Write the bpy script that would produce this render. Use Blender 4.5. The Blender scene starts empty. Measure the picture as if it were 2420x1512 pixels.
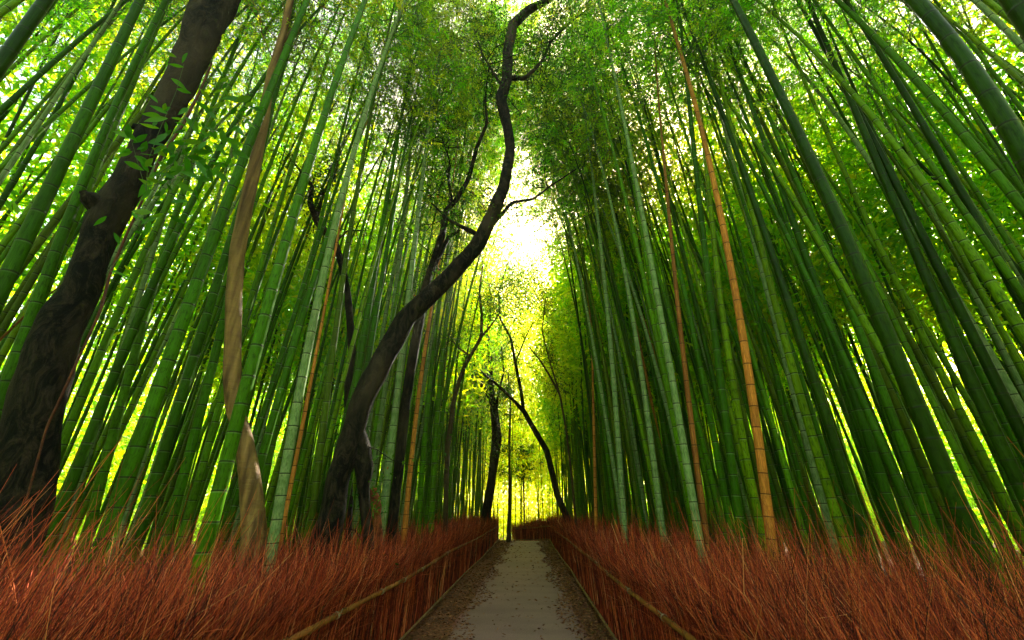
import bpy, math, random
import numpy as np
from mathutils import Vector, Matrix
rng = np.random.default_rng(7)
random.seed(7)
R = math.radians
C = bpy.context.scene.collection
scene = bpy.context.scene

# ------------------------------------------------------------------ camera
FPX = 982.0; CX, CY = 1209.5, 756.0
CAM = np.array([0.0, 0.0, 1.65]); PITCH = R(25.5); YAW = R(2.08)
cd = bpy.data.cameras.new('camera'); cam = bpy.data.objects.new('camera', cd); C.objects.link(cam)
cd.sensor_width = 36; cd.lens = 36*FPX/2419; cd.clip_start = 0.05; cd.clip_end = 2000
cam.location = CAM; cam.rotation_euler = (R(90)+PITCH, 0, YAW)
scene.camera = cam
_R = np.array(cam.rotation_euler.to_matrix())
def ray(x, y):
    d = _R @ np.array([(x-CX)/FPX, (CY-y)/FPX, -1.0]); return d/np.linalg.norm(d)
def project(P):
    q = _R.T @ (np.asarray(P, float)-CAM); return np.array([CX+FPX*q[0]/-q[2], CY-FPX*q[1]/-q[2]]), -q[2]
def at(x, y, rho):
    d = ray(x, y); return CAM + d*(rho/math.hypot(d[0], d[1]))

# ------------------------------------------------------------------ light
SUN_EL, SUN_AZ = R(42), R(17)      # azimuth from +Y towards +X
w = bpy.data.worlds.new('World'); scene.world = w; w.use_nodes = True
nt = w.node_tree; nt.nodes.clear()
sky = nt.nodes.new('ShaderNodeTexSky'); sky.sky_type = 'NISHITA'; sky.sun_disc = False
sky.sun_elevation = SUN_EL; sky.sun_rotation = SUN_AZ; sky.dust_density = 3.0; sky.air_density = 1.0
bg = nt.nodes.new('ShaderNodeBackground'); bg.inputs[1].default_value = 0.15
wo = nt.nodes.new('ShaderNodeOutputWorld')
hz = nt.nodes.new('ShaderNodeMix'); hz.data_type = 'RGBA'; hz.blend_type = 'MULTIPLY'; hz.inputs[0].default_value = 1.0
hz.inputs[7].default_value = (1.0, .86, .56, 1)      # milky warm haze over the blue
nt.links.new(sky.outputs[0], hz.inputs[6]); nt.links.new(hz.outputs[2], bg.inputs[0]); nt.links.new(bg.outputs[0], wo.inputs[0])
sd = bpy.data.lights.new('sun', 'SUN'); sd.energy = 5.0; sd.angle = R(0.6); sd.color = (1.0, 0.93, 0.78)
so = bpy.data.objects.new('sun', sd); C.objects.link(so)
sdir = Vector((math.sin(SUN_AZ)*math.cos(SUN_EL), math.cos(SUN_AZ)*math.cos(SUN_EL), math.sin(SUN_EL)))
so.rotation_euler = sdir.to_track_quat('Z', 'Y').to_euler(); so.location = (0, 0, 40)
scene.view_settings.view_transform = 'Standard'; scene.view_settings.look = 'None'
scene.view_settings.exposure = 3.0; scene.view_settings.gamma = 1.0
scene.cycles.max_bounces = 8; scene.cycles.diffuse_bounces = 5; scene.cycles.glossy_bounces = 2
scene.cycles.transmission_bounces = 4; scene.cycles.transparent_max_bounces = 4
scene.cycles.caustics_reflective = False; scene.cycles.caustics_refractive = False
scene.cycles.use_denoising = True

# ------------------------------------------------------------------ helpers
def mesh(name, V, F, mats, uv=None, tone=None, smooth=True):
    """V (n,3); F (m,4) quads; uv per vertex (n,2); tone per vertex (n,)"""
    V = np.asarray(V, np.float32); F = np.asarray(F, np.int32)
    me = bpy.data.meshes.new(name)
    me.vertices.add(len(V)); me.vertices.foreach_set('co', V.ravel())
    k = F.shape[1]
    me.loops.add(F.size); me.loops.foreach_set('vertex_index', F.ravel())
    me.polygons.add(len(F))
    me.polygons.foreach_set('loop_start', np.arange(len(F), dtype=np.int32)*k)
    me.polygons.foreach_set('use_smooth', np.full(len(F), smooth))
    if uv is not None:
        l = me.uv_layers.new(name='UVMap'); l.data.foreach_set('uv', np.asarray(uv, np.float32)[F.ravel()].ravel())
    if tone is not None:
        a = me.attributes.new('tone', 'FLOAT', 'POINT'); a.data.foreach_set('value', np.asarray(tone, np.float32))
    me.update(calc_edges=True)
    for m in (mats if isinstance(mats, (list, tuple)) else [mats]): me.materials.append(m)
    return me
def link(name, me, parent=None, loc=None):
    o = bpy.data.objects.new(name, me); C.objects.link(o)
    if parent is not None: o.parent = parent
    if loc is not None: o.location = loc
    return o
def tag(o, label=None, cat=None, group=None, kind=None):
    if label: o['label'] = label
    if cat: o['category'] = cat
    if group: o['group'] = group
    if kind: o['kind'] = kind
    return o
def norm(a): return a/np.maximum(np.linalg.norm(a, axis=-1, keepdims=True), 1e-9)

def tubes(P, rad, sides=3):
    """many polylines at once: P (N,K,3), rad (N,K) -> V,F"""
    N, K, _ = P.shape
    T = np.gradient(P, axis=1); T = norm(T)
    mean = norm(P[:, -1]-P[:, 0])
    ref = np.where(np.abs(mean[:, 2:3]) > .9, np.array([[1., 0, 0]]), np.array([[0, 0, 1.]]))
    A = norm(np.cross(T, ref[:, None, :])); B = np.cross(T, A)
    th = np.arange(sides)*2*math.pi/sides
    V = P[:, :, None, :] + rad[:, :, None, None]*(np.cos(th)[None, None, :, None]*A[:, :, None, :]+np.sin(th)[None, None, :, None]*B[:, :, None, :])
    idx = np.arange(N*K*sides).reshape(N, K, sides); nx = np.roll(idx, -1, axis=2)
    F = np.stack([idx[:, :-1], nx[:, :-1], nx[:, 1:], idx[:, 1:]], -1).reshape(-1, 4)
    return V.reshape(-1, 3), F
def leaves(pos, d, ln, wd, fold=.25):
    """leaf blades: a pointed quad each, lightly cupped"""
    n = len(pos); d = norm(d)
    s = norm(np.cross(d, rng.normal(size=(n, 3)))); up = np.cross(s, d)
    ln = ln[:, None]; wd = wd[:, None]
    V = np.empty((n, 4, 3))
    V[:, 0] = pos; V[:, 2] = pos+d*ln
    V[:, 1] = pos+d*ln*.42+s*wd*.5+up*wd*fold; V[:, 3] = pos+d*ln*.42-s*wd*.5+up*wd*fold
    F = np.arange(n*4).reshape(n, 4)
    return V.reshape(-1, 3), F
def join(parts):
    Vs, Fs, o = [], [], 0
    for V, F in parts:
        Vs.append(V); Fs.append(F+o); o += len(V)
    return np.concatenate(Vs), np.concatenate(Fs)

def g(y):
    y = np.asarray(y, float)
    return np.where(y < 27, .0174*y, .47-.06*np.minimum(y-27, 14)+0.0*y) + 0.0

# ------------------------------------------------------------------ materials
def newmat(name):
    m = bpy.data.materials.new(name); m.use_nodes = True
    t = m.node_tree; t.nodes.clear(); return m, t
class NB:
    def __init__(s, t): s.t = t
    def n(s, kind, ins=None, **kw):
        x = s.t.nodes.new(kind)
        for k, v in kw.items(): setattr(x, k, v)
        for k, v in (ins or {}).items():
            if hasattr(v, 'is_linked'): s.t.links.new(v, x.inputs[k])
            else: x.inputs[k].default_value = v
        return x
    def ramp(s, fac, stops, interp='LINEAR'):
        x = s.t.nodes.new('ShaderNodeValToRGB'); x.color_ramp.interpolation = interp
        e = x.color_ramp.elements
        while len(e) < len(stops): e.new(.5)
        for i, (p, c) in enumerate(stops):
            e[i].position = p; e[i].color = (c+(1,)) if isinstance(c, tuple) else (c, c, c, 1)
        s.t.links.new(fac, x.inputs[0]); return x.outputs[0]
    def mix(s, f, a, b, mode='MIX'):
        x = s.t.nodes.new('ShaderNodeMix'); x.data_type = 'RGBA'; x.blend_type = mode
        for i, v in ((0, f), (6, a), (7, b)):
            if hasattr(v, 'is_linked'): s.t.links.new(v, x.inputs[i])
            else: x.inputs[i].default_value = (v+(1,)) if isinstance(v, tuple) else v
        return x.outputs[2]
    def math(s, op, a, b=0.0):
        x = s.t.nodes.new('ShaderNodeMath'); x.operation = op
        for i, v in ((0, a), (1, b)):
            if hasattr(v, 'is_linked'): s.t.links.new(v, x.inputs[i])
            else: x.inputs[i].default_value = v
        return x.outputs[0]
    def out(s, sh): 
        o = s.t.nodes.new('ShaderNodeOutputMaterial'); s.t.links.new(sh, o.inputs[0])

def culm_material(name, stops, pale, pale_amt, dark=(.015, .02, .006), rough=.46, powder=0.0, streak=.35, merged=False):
    m, t = newmat(name); b = NB(t)
    uv = b.n('ShaderNodeUVMap').outputs[0]
    sx = b.n('ShaderNodeSeparateXYZ', {0: uv})
    fr = b.math('FRACT', sx.outputs[1])
    oi = b.n('ShaderNodeObjectInfo')
    rnd = b.n('ShaderNodeAttribute', attribute_name='tone').outputs[2] if merged else oi.outputs['Random']
    base = b.ramp(rnd, stops)
    comb = b.n('ShaderNodeCombineXYZ', {0: b.math('MULTIPLY', sx.outputs[0], 14), 1: b.math('MULTIPLY', sx.outputs[1], .55), 2: b.math('MULTIPLY', rnd, 50)})
    st = b.n('ShaderNodeTexNoise', {'Vector': comb.outputs[0], 'Scale': 2.4, 'Detail': 4.0, 'Roughness': .65})
    c = b.mix(streak, base, b.mix(1.0, base, b.ramp(st.outputs[0], [(.3, .3), (.5, .85), (.72, 2.3)]), 'MULTIPLY'))
    # each internode has its own shade, and blotches of algae
    comb2 = b.n('ShaderNodeCombineXYZ', {0: b.math('FLOOR', sx.outputs[1]), 1: b.math('MULTIPLY', rnd, 91)})
    wn = b.n('ShaderNodeTexWhiteNoise', {'Vector': comb2.outputs[0]}, noise_dimensions='3D')
    c = b.mix(.6, c, b.mix(1.0, c, b.ramp(wn.outputs[0], [(0, .62), (1, 1.35)]), 'MULTIPLY'))
    comb3 = b.n('ShaderNodeCombineXYZ', {0: b.math('MULTIPLY', sx.outputs[0], 4), 1: b.math('MULTIPLY', sx.outputs[1], 1.7), 2: b.math('MULTIPLY', rnd, 33)})
    bl = b.n('ShaderNodeTexNoise', {'Vector': comb3.outputs[0], 'Scale': 2.2, 'Detail': 6.0, 'Roughness': .7})
    c = b.mix(b.ramp(bl.outputs[0], [(.5, 0.0), (.64, .75)]), c, (stops[0][1][0]*.55, stops[0][1][1]*.5, stops[0][1][2]*.5))
    if powder:
        c = b.mix(b.math('MULTIPLY', b.ramp(bl.outputs[0], [(.38, powder), (.62, powder*.35)]), b.ramp(fr, [(0.05, .8), (.6, .55), (.97, 1.0)])), c, pale)
    if name in ('bamboo_tan', 'bamboo_rust'):
        c = b.mix(b.ramp(b.math('MULTIPLY', sx.outputs[1], .02), [(.4, 0.0), (.85, .7)]), c, (.06, .07, .012))
    # waxy ring below each node and the dark scar on it
    ringv = b.ramp(fr, [(0, 0.0), (.92, 0.0), (.965, .8), (.978, 1.0), (.985, 0.0)])
    ring = b.math('MULTIPLY', ringv, b.math('MULTIPLY', b.ramp(wn.outputs[0], [(0, .45), (1, 1.0)]), b.ramp(b.n('ShaderNodeTexWhiteNoise', {'W': rnd}, noise_dimensions='1D').outputs[0], [(0, pale_amt*.35), (1, pale_amt)])))
    c = b.mix(ring, c, pale)
    sc = b.ramp(fr, [(0, .95), (.022, .85), (.05, 0.0), (.974, 0.0), (.984, .95)])
    c = b.mix(sc, c, dark)
    p = b.n('ShaderNodeBsdfPrincipled', {'Base Color': c, 'Roughness': rough, 'Specular IOR Level': .07})
    bm = b.n('ShaderNodeBump', {'Strength': .12, 'Distance': .01, 'Height': st.outputs[0]})
    t.links.new(bm.outputs[0], p.inputs['Normal'])
    b.out(p.outputs[0]); return m
GREEN = [(0, (.022, .07, .0006)), (.35, (.04, .13, .0008)), (.7, (.08, .19, .001)), (1, (.15, .24, .0015))]
M = {}
M['green'] = culm_material('bamboo_green', GREEN, (.25, .34, .16), .7)
M['green_far'] = culm_material('bamboo_green_far', GREEN, (.42, .55, .33), .5, merged=True)
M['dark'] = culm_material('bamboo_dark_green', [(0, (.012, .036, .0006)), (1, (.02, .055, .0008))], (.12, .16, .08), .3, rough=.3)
M['olive'] = culm_material('bamboo_olive', [(0, (.05, .09, .003)), (1, (.09, .13, .004))], (.3, .34, .15), .5)
M['waxy'] = culm_material('bamboo_waxy', [(0, (.04, .12, .012)), (1, (.06, .15, .02))], (.33, .38, .2), .9, rough=.6, powder=.75)
M['tan'] = culm_material('bamboo_tan', [(0, (.5, .17, .028)), (1, (.56, .21, .04))], (.5, .28, .1), .35, dark=(.07, .02, .005), rough=.5, streak=.8)
M['rust'] = culm_material('bamboo_rust', [(0, (.2, .065, .015)), (1, (.27, .1, .022))], (.6, .3, .12), .4, dark=(.05, .015, .005), rough=.5, streak=.8)

def leaf_material(name, stops, trans=.6, by_object=None, patch=None):
    m, t = newmat(name); b = NB(t)
    tone = b.n('ShaderNodeAttribute', attribute_name='tone').outputs[2]
    c = b.ramp(tone, stops)
    if by_object:
        f = b.ramp(b.n('ShaderNodeObjectInfo').outputs['Random'], [(0, 0.0), (.6, .0), (.85, .5), (1, .9)])
        c = b.mix(f, c, b.ramp(tone, by_object))
    if patch:
        co = b.n('ShaderNodeNewGeometry').outputs[0]
        nz = b.n('ShaderNodeTexNoise', {'Vector': co, 'Scale': .22, 'Detail': 2.0})
        c = b.mix(b.ramp(nz.outputs[0], [(.47, 0.0), (.62, .85)]), c, b.ramp(tone, patch))
    df = b.n('ShaderNodeBsdfDiffuse', {'Color': c})
    tc = b.mix(1.0, c, (2.1, 1.95, .45), 'MULTIPLY')
    tr = b.n('ShaderNodeBsdfTranslucent', {'Color': tc})
    mx = b.n('ShaderNodeMixShader', {0: trans, 1: df.outputs[0], 2: tr.outputs[0]})
    gl = b.n('ShaderNodeBsdfGlossy', {'Color': (.8, .85, .7, 1), 'Roughness': .45})
    m2 = b.n('ShaderNodeMixShader', {0: .02, 1: mx.outputs[0], 2: gl.outputs[0]})
    b.out(m2.outputs[0]); return m
L_G = [(0, (.045, .24, .002)), (.5, (.14, .46, .003)), (.85, (.28, .6, .005)), (1, (.5, .58, .012))]
L_Y = [(0, (.14, .16, .008)), (.5, (.34, .38, .014)), (1, (.6, .52, .04))]
M['leaf'] = leaf_material('bamboo_leaf', L_G, .62, by_object=L_Y, patch=L_Y)
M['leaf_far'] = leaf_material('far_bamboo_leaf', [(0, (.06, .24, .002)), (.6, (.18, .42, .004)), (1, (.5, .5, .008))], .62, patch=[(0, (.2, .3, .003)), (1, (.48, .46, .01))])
M['tree_leaf'] = leaf_material('tree_leaf', [(0, (.012, .045, .003)), (.6, (.035, .11, .004)), (.9, (.09, .16, .006)), (1, (.16, .05, .01))], .3)
M['shoot_leaf'] = leaf_material('shoot_leaf', [(0, (.02, .11, .004)), (.7, (.045, .2, .008)), (1, (.13, .26, .012))], .4)

def simple(name, c, rough=.8, nscale=None, c2=None, bump=0, tone=None, detail=6):
    m, t = newmat(name); b = NB(t)
    p = b.n('ShaderNodeBsdfPrincipled', {'Roughness': rough, 'Specular IOR Level': .25})
    col = None
    if tone: col = b.ramp(b.n('ShaderNodeAttribute', attribute_name='tone').outputs[2], tone)
    if nscale:
        co = b.n('ShaderNodeNewGeometry').outputs[0] if not tone else b.n('ShaderNodeTexCoord').outputs['Object']
        nz = b.n('ShaderNodeTexNoise', {'Vector': co, 'Scale': nscale, 'Detail': float(detail), 'Roughness': .7})
        col = b.mix(b.ramp(nz.outputs[0], [(.35, 0.0), (.65, 1.0)]), c, c2)
        if bump:
            bm = b.n('ShaderNodeBump', {'Strength': bump, 'Distance': .07, 'Height': nz.outputs[0]})
            t.links.new(bm.outputs[0], p.inputs['Normal'])
    if col is not None: t.links.new(col, p.inputs[0])
    else: p.inputs[0].default_value = c+(1,)
    b.out(p.outputs[0]); return m
TWIG = [(0, (.007, .0015, .001)), (.30, (.06, .006, .002)), (.54, (.32, .030, .008)), (.8, (.72, .125, .034)), (1, (.9, .40, .16))]
M['twig'] = simple('brush_twig', None, .7, tone=TWIG)
M['branch'] = simple('bamboo_branch', (.06, .1, .02), .6)
def bark_mat(name, a, c, sc):
    m, t = newmat(name); b = NB(t)
    mp = b.n('ShaderNodeMapping', {'Vector': b.n('ShaderNodeTexCoord').outputs['Object'], 'Scale': (1, 1, .45)})
    n1 = b.n('ShaderNodeTexNoise', {'Vector': mp.outputs[0], 'Scale': sc, 'Detail': 9.0, 'Roughness': .78, 'Distortion': 1.6})
    vo = b.n('ShaderNodeTexVoronoi', {'Vector': mp.outputs[0], 'Scale': sc*2.6}, feature='DISTANCE_TO_EDGE')
    n2 = b.n('ShaderNodeTexNoise', {'Vector': mp.outputs[0], 'Scale': sc*.25, 'Detail': 3.0})
    hgt = b.math('ADD', n1.outputs[0], b.math('MULTIPLY', b.math('MINIMUM', vo.outputs[0], .12), .7))
    col = b.mix(b.ramp(n1.outputs[0], [(.46, 0.0), (.64, 1.0)]), a, c)
    col = b.mix(b.ramp(n2.outputs[0], [(.5, 0.0), (.65, .6)]), col, tuple(x*1.7 for x in c))
    bm = b.n('ShaderNodeBump', {'Strength': 1.0, 'Distance': .06, 'Height': hgt})
    p = b.n('ShaderNodeBsdfPrincipled', {'Base Color': col, 'Roughness': .75, 'Specular IOR Level': .12, 'Normal': bm.outputs[0]})
    b.out(p.outputs[0]); return m
M['bark'] = bark_mat('dark_bark', (.003, .0025, .002), (.05, .034, .022), 7.0)
M['bark_soft'] = simple('dark_bark', (.006, .005, .004), .7, 7.0, (.026, .019, .014), 1.0)
def pale_bark():
    m, t = newmat('pale_bark'); b = NB(t); tc = b.n('ShaderNodeTexCoord').outputs['Object']
    ring = b.n('ShaderNodeTexNoise', {'Vector': b.n('ShaderNodeMapping', {'Vector': tc, 'Scale': (1.0, 1.0, 7)}).outputs[0], 'Scale': 3.0, 'Detail': 6.0, 'Roughness': .7})
    up = b.n('ShaderNodeTexNoise', {'Vector': b.n('ShaderNodeMapping', {'Vector': tc, 'Scale': (7, 7, .6)}).outputs[0], 'Scale': 2.0, 'Detail': 5.0})
    kn = b.n('ShaderNodeTexVoronoi', {'Vector': b.n('ShaderNodeMapping', {'Vector': tc, 'Scale': (1, 1, .6)}).outputs[0], 'Scale': 3.2})
    c = b.mix(b.ramp(up.outputs[0], [(.35, 0.0), (.65, 1.0)]), (.09, .045, .016), (.32, .18, .065))
    c = b.mix(b.ramp(ring.outputs[0], [(.5, .0), (.7, .4)]), c, (.10, .055, .022))
    c = b.mix(b.ramp(kn.outputs[0], [(.1, .9), (.17, .0)]), c, (.04, .02, .008))
    bm = b.n('ShaderNodeBump', {'Strength': .6, 'Distance': .03, 'Height': b.math('ADD', ring.outputs[0], up.outputs[0])})
    p = b.n('ShaderNodeBsdfPrincipled', {'Base Color': c, 'Roughness': .7, 'Specular IOR Level': .2, 'Normal': bm.outputs[0]})
    b.out(p.outputs[0]); return m
M['bark_pale'] = pale_bark()
M['bark_warm'] = simple('far_bark', (.04, .025, .01), .8, 9.0, (.09, .055, .02), .6)
M['rot'] = simple('rotten_wood', (.12, .03, .01), .9, 14.0, (.35, .09, .03), 1.0)
M['vine'] = simple('red_vine', (.04, .01, .005), .7, 20.0, (.12, .03, .01), .5)
M['litter'] = simple('dead_leaf', None, .8, tone=[(0, (.04, .012, .006)), (.5, (.16, .055, .024)), (1, (.36, .17, .085))])

def ground_mat():
    m, t = newmat('forest_floor'); b = NB(t)
    co = b.n('ShaderNodeNewGeometry').outputs[0]
    v = b.n('ShaderNodeTexVoronoi', {'Vector': co, 'Scale': 28.0, 'Randomness': 1.0})
    n = b.n('ShaderNodeTexNoise', {'Vector': co, 'Scale': 1.3, 'Detail': 6.0})
    c = b.mix(.75, b.ramp(v.outputs['Color'], [(0, (.04, .018, .01)), (.5, (.12, .055, .028)), (1, (.27, .15, .085))]), b.ramp(n.outputs[0], [(.3, (.06, .025, .012)), (.7, (.2, .1, .05))]))
    c = b.ramp(b.n('ShaderNodeSeparateXYZ', {0: v.outputs['Color']}).outputs[0], [(0, (.035, .011, .006)), (.5, (.11, .038, .018)), (1, (.27, .12, .06))])
    c = b.mix(.5, c, b.ramp(n.outputs[0], [(.3, (.035, .012, .006)), (.7, (.15, .055, .026))]))
    bm = b.n('ShaderNodeBump', {'Strength': .8, 'Distance': .02, 'Height': v.outputs[0]})
    p = b.n('ShaderNodeBsdfPrincipled', {'Base Color': c, 'Roughness': .9, 'Normal': bm.outputs[0], 'Specular IOR Level': .2})
    b.out(p.outputs[0]); return m
def path_mat():
    m, t = newmat('worn_asphalt'); b = NB(t)
    co = b.n('ShaderNodeNewGeometry').outputs[0]
    fine = b.n('ShaderNodeTexNoise', {'Vector': co, 'Scale': 70.0, 'Detail': 3.0, 'Roughness': .8})
    big = b.n('ShaderNodeTexNoise', {'Vector': co, 'Scale': .9, 'Detail': 5.0})
    mp = b.n('ShaderNodeMapping', {'Vector': co, 'Scale': (.6, 2.2, 1)})
    band = b.n('ShaderNodeTexNoise', {'Vector': mp.outputs[0], 'Scale': 1.0, 'Detail': 4.0})
    c = b.ramp(fine.outputs[0], [(.3, (.02, .018, .013)), (.5, (.06, .055, .04)), (.7, (.13, .12, .09))])
    c = b.mix(.4, c, b.ramp(big.outputs[0], [(.3, (.035, .032, .023)), (.7, (.08, .073, .053))]))
    c = b.mix(.35, c, b.ramp(band.outputs[0], [(.35, (.04, .033, .024)), (.6, (.075, .07, .052))]))
    # leaf dust thickens towards the verges
    sx = b.n('ShaderNodeSeparateXYZ', {0: co})
    ed = b.math('ABSOLUTE', b.math('ADD', sx.outputs[0], .19))
    en = b.math('ADD', ed, b.math('MULTIPLY', b.math('SUBTRACT', b.n('ShaderNodeTexNoise', {'Vector': co, 'Scale': 5.0, 'Detail': 8.0, 'Roughness': .75}).outputs[0], .5), .14))
    c = b.mix(b.ramp(en, [(.9, 0.0), (1.0, .85)]), c, (.05, .022, .01))
    c = b.mix(1.0, c, (3.0, 1.95, 2.8), 'MULTIPLY')
    sp = b.n('ShaderNodeTexVoronoi', {'Vector': co, 'Scale': 7.0}); c = b.mix(b.ramp(sp.outputs[0], [(.06, .8), (.09, 0.0)]), c, (.02, .012, .008))
    bm = b.n('ShaderNodeBump', {'Strength': .5, 'Distance': .01, 'Height': fine.outputs[0]})
    p = b.n('ShaderNodeBsdfPrincipled', {'Base Color': c, 'Roughness': .8, 'Normal': bm.outputs[0], 'Specular IOR Level': .3})
    b.out(p.outputs[0]); return m
def rail_mat(name, a, c):
    m, t = newmat(name); b = NB(t)
    uv = b.n('ShaderNodeUVMap').outputs[0]; sx = b.n('ShaderNodeSeparateXYZ', {0: uv})
    fr = b.math('FRACT', sx.outputs[1])
    nz = b.n('ShaderNodeTexNoise', {'Vector': b.n('ShaderNodeTexCoord').outputs['Object'], 'Scale': 14.0, 'Detail': 6.0, 'Roughness': .7})
    col = b.mix(nz.outputs[0], a, c)
    wn = b.n('ShaderNodeTexWhiteNoise', {'W': b.math('FLOOR', sx.outputs[1])}, noise_dimensions='1D')
    col = b.mix(1.0, col, b.ramp(wn.outputs[0], [(0, .6), (1, 1.3)]), 'MULTIPLY')
    col = b.mix(b.ramp(fr, [(0, .9), (.03, 0.0), (.97, 0.0), (1, .9)]), col, (.06, .03, .01))
    p = b.n('ShaderNodeBsdfPrincipled', {'Base Color': col, 'Roughness': .75, 'Specular IOR Level': .12})
    b.out(p.outputs[0]); return m
M['ground'] = ground_mat(); M['path'] = path_mat()
M['rail'] = rail_mat('weathered_bamboo', (.34, .13, .022), (.14, .06, .014))
M['rail_low'] = rail_mat('grey_bamboo', (.26, .15, .06), (.14, .075, .03))
M['tie'] = simple('tie_cord', (.3, .22, .14), .8)

# ------------------------------------------------------------------ setting: ground and path
ys = np.concatenate([np.arange(-30, -2, 4), np.arange(-2, 45, .5), np.arange(45, 260, 8)])
xs = np.concatenate([np.arange(-200, -12, 8), np.arange(-12, 12.1, 1.0), np.arange(20, 204, 8)])
X, Y = np.meshgrid(xs, ys)
bumpz = .04*np.sin(X*1.3+Y*.7)*np.clip((np.abs(X)-2.2)/2, 0, 1)
V = np.stack([X, Y, g(Y)+bumpz], -1).reshape(-1, 3)
idx = np.arange(V.shape[0]).reshape(X.shape)
F = np.stack([idx[:-1, :-1], idx[:-1, 1:], idx[1:, 1:], idx[1:, :-1]], -1).reshape(-1, 4)
tag(link('ground', mesh('ground', V, F, M['ground'])), 'reddish brown forest floor of dead bamboo leaves', kind='structure')
def path_cx(y): return -.19 - np.where(y > 27, .035*(y-27)**2, 0)
py = np.arange(-3, 42, .25); Vp = []
for k, u in enumerate(np.linspace(-1, 1, 9)):
    ww = .99 + .03*np.sin(py*1.7+k)+.02*np.sin(py*4.1)
    Vp.append(np.stack([path_cx(py)+u*ww, py, g(py)+.006+.012*(1-u*u)], -1))
Vp = np.stack(Vp, 1); idx = np.arange(Vp.shape[0]*9).reshape(-1, 9)
F = np.stack([idx[:-1, :-1], idx[:-1, 1:], idx[1:, 1:], idx[1:, :-1]], -1).reshape(-1, 4)
tag(link('path', mesh('path', Vp.reshape(-1, 3), F, M['path'])), 'narrow grey footpath running straight between the brushwood fences', kind='structure')

# dead leaves on the verges, and a few stray ones on the path
def scatter_litter():
    n = 15000
    y = 1.5+27*rng.random(n)**1.8
    side = rng.random(n) < .5
    off = rng.random(n)**.7
    x = np.where(side, -1.88+off*.95*(1+.15*np.sin(y*2)), 1.32-off*.78*(1+.15*np.sin(y*1.6)))
    k = 900; x[:k] = rng.uniform(-1.1, .75, k)
    d = rng.normal(size=(n, 3)); d[:, 2] = rng.normal(size=n)*.16
    sc = 1.0+y*.03
    Vl, Fl = leaves(np.stack([x, y, g(y)+.022+.012*rng.random(n)], -1), d, rng.uniform(.03, .085, n)*sc, rng.uniform(.008, .018, n)*sc)
    o = link('fallen_leaves', mesh('fallen_leaves', Vl, Fl, M['litter'], tone=np.repeat(rng.random(n), 4)))
    tag(o, 'brown dead bamboo leaves strewn along both verges of the path', 'leaves', kind='stuff')
scatter_litter()

# ------------------------------------------------------------------ brushwood fences
FX_L, FX_R = -1.78, 1.22
def right_turn(y):      # the far fence bends across beyond the crest
    return np.where(y > 26.5, -.30*(y-26.5)**1.25, 0)
def fence_x(side, y):
    y = np.asarray(y, float)
    wob = .02*np.sin(y*.5+side)+.008*np.sin(y*1.3+2*side)
    if side < 0: return FX_L+wob-np.where(y > 26.5, .2*(y-26.5)**1.2, 0)
    return FX_R+wob+right_turn(y)
def rail(name, pts, rad, seg, mat, parent):
    """one long pole: tube with swollen nodes, uv.v counts the nodes"""
    P = np.asarray(pts); L = np.concatenate([[0], np.cumsum(np.linalg.norm(np.diff(P, axis=0), axis=1))])
    s = []; v = []
    k = 0
    while k*seg < L[-1]:
        for q in (0, .04, .5, .96):
            s.append((k+q)*seg); v.append(k+q)
        k += 1
    s = np.array(s); keep = s < L[-1]; s = s[keep]; v = np.array(v)[keep]
    Q = np.stack([np.interp(s, L, P[:, i]) for i in range(3)], -1)
    fr = v % 1; rr = rad*np.where(fr < .01, 1.22, 1.0)*(1+.08*np.sin(s*.8))
    Vt, Ft = tubes(Q[None], rr[None], 9)
    uv = np.stack([np.tile(np.arange(9)/9, len(s)), np.repeat(v, 9)], -1)
    return link(name, mesh(name, Vt, Ft, mat, uv=uv), parent)
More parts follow.
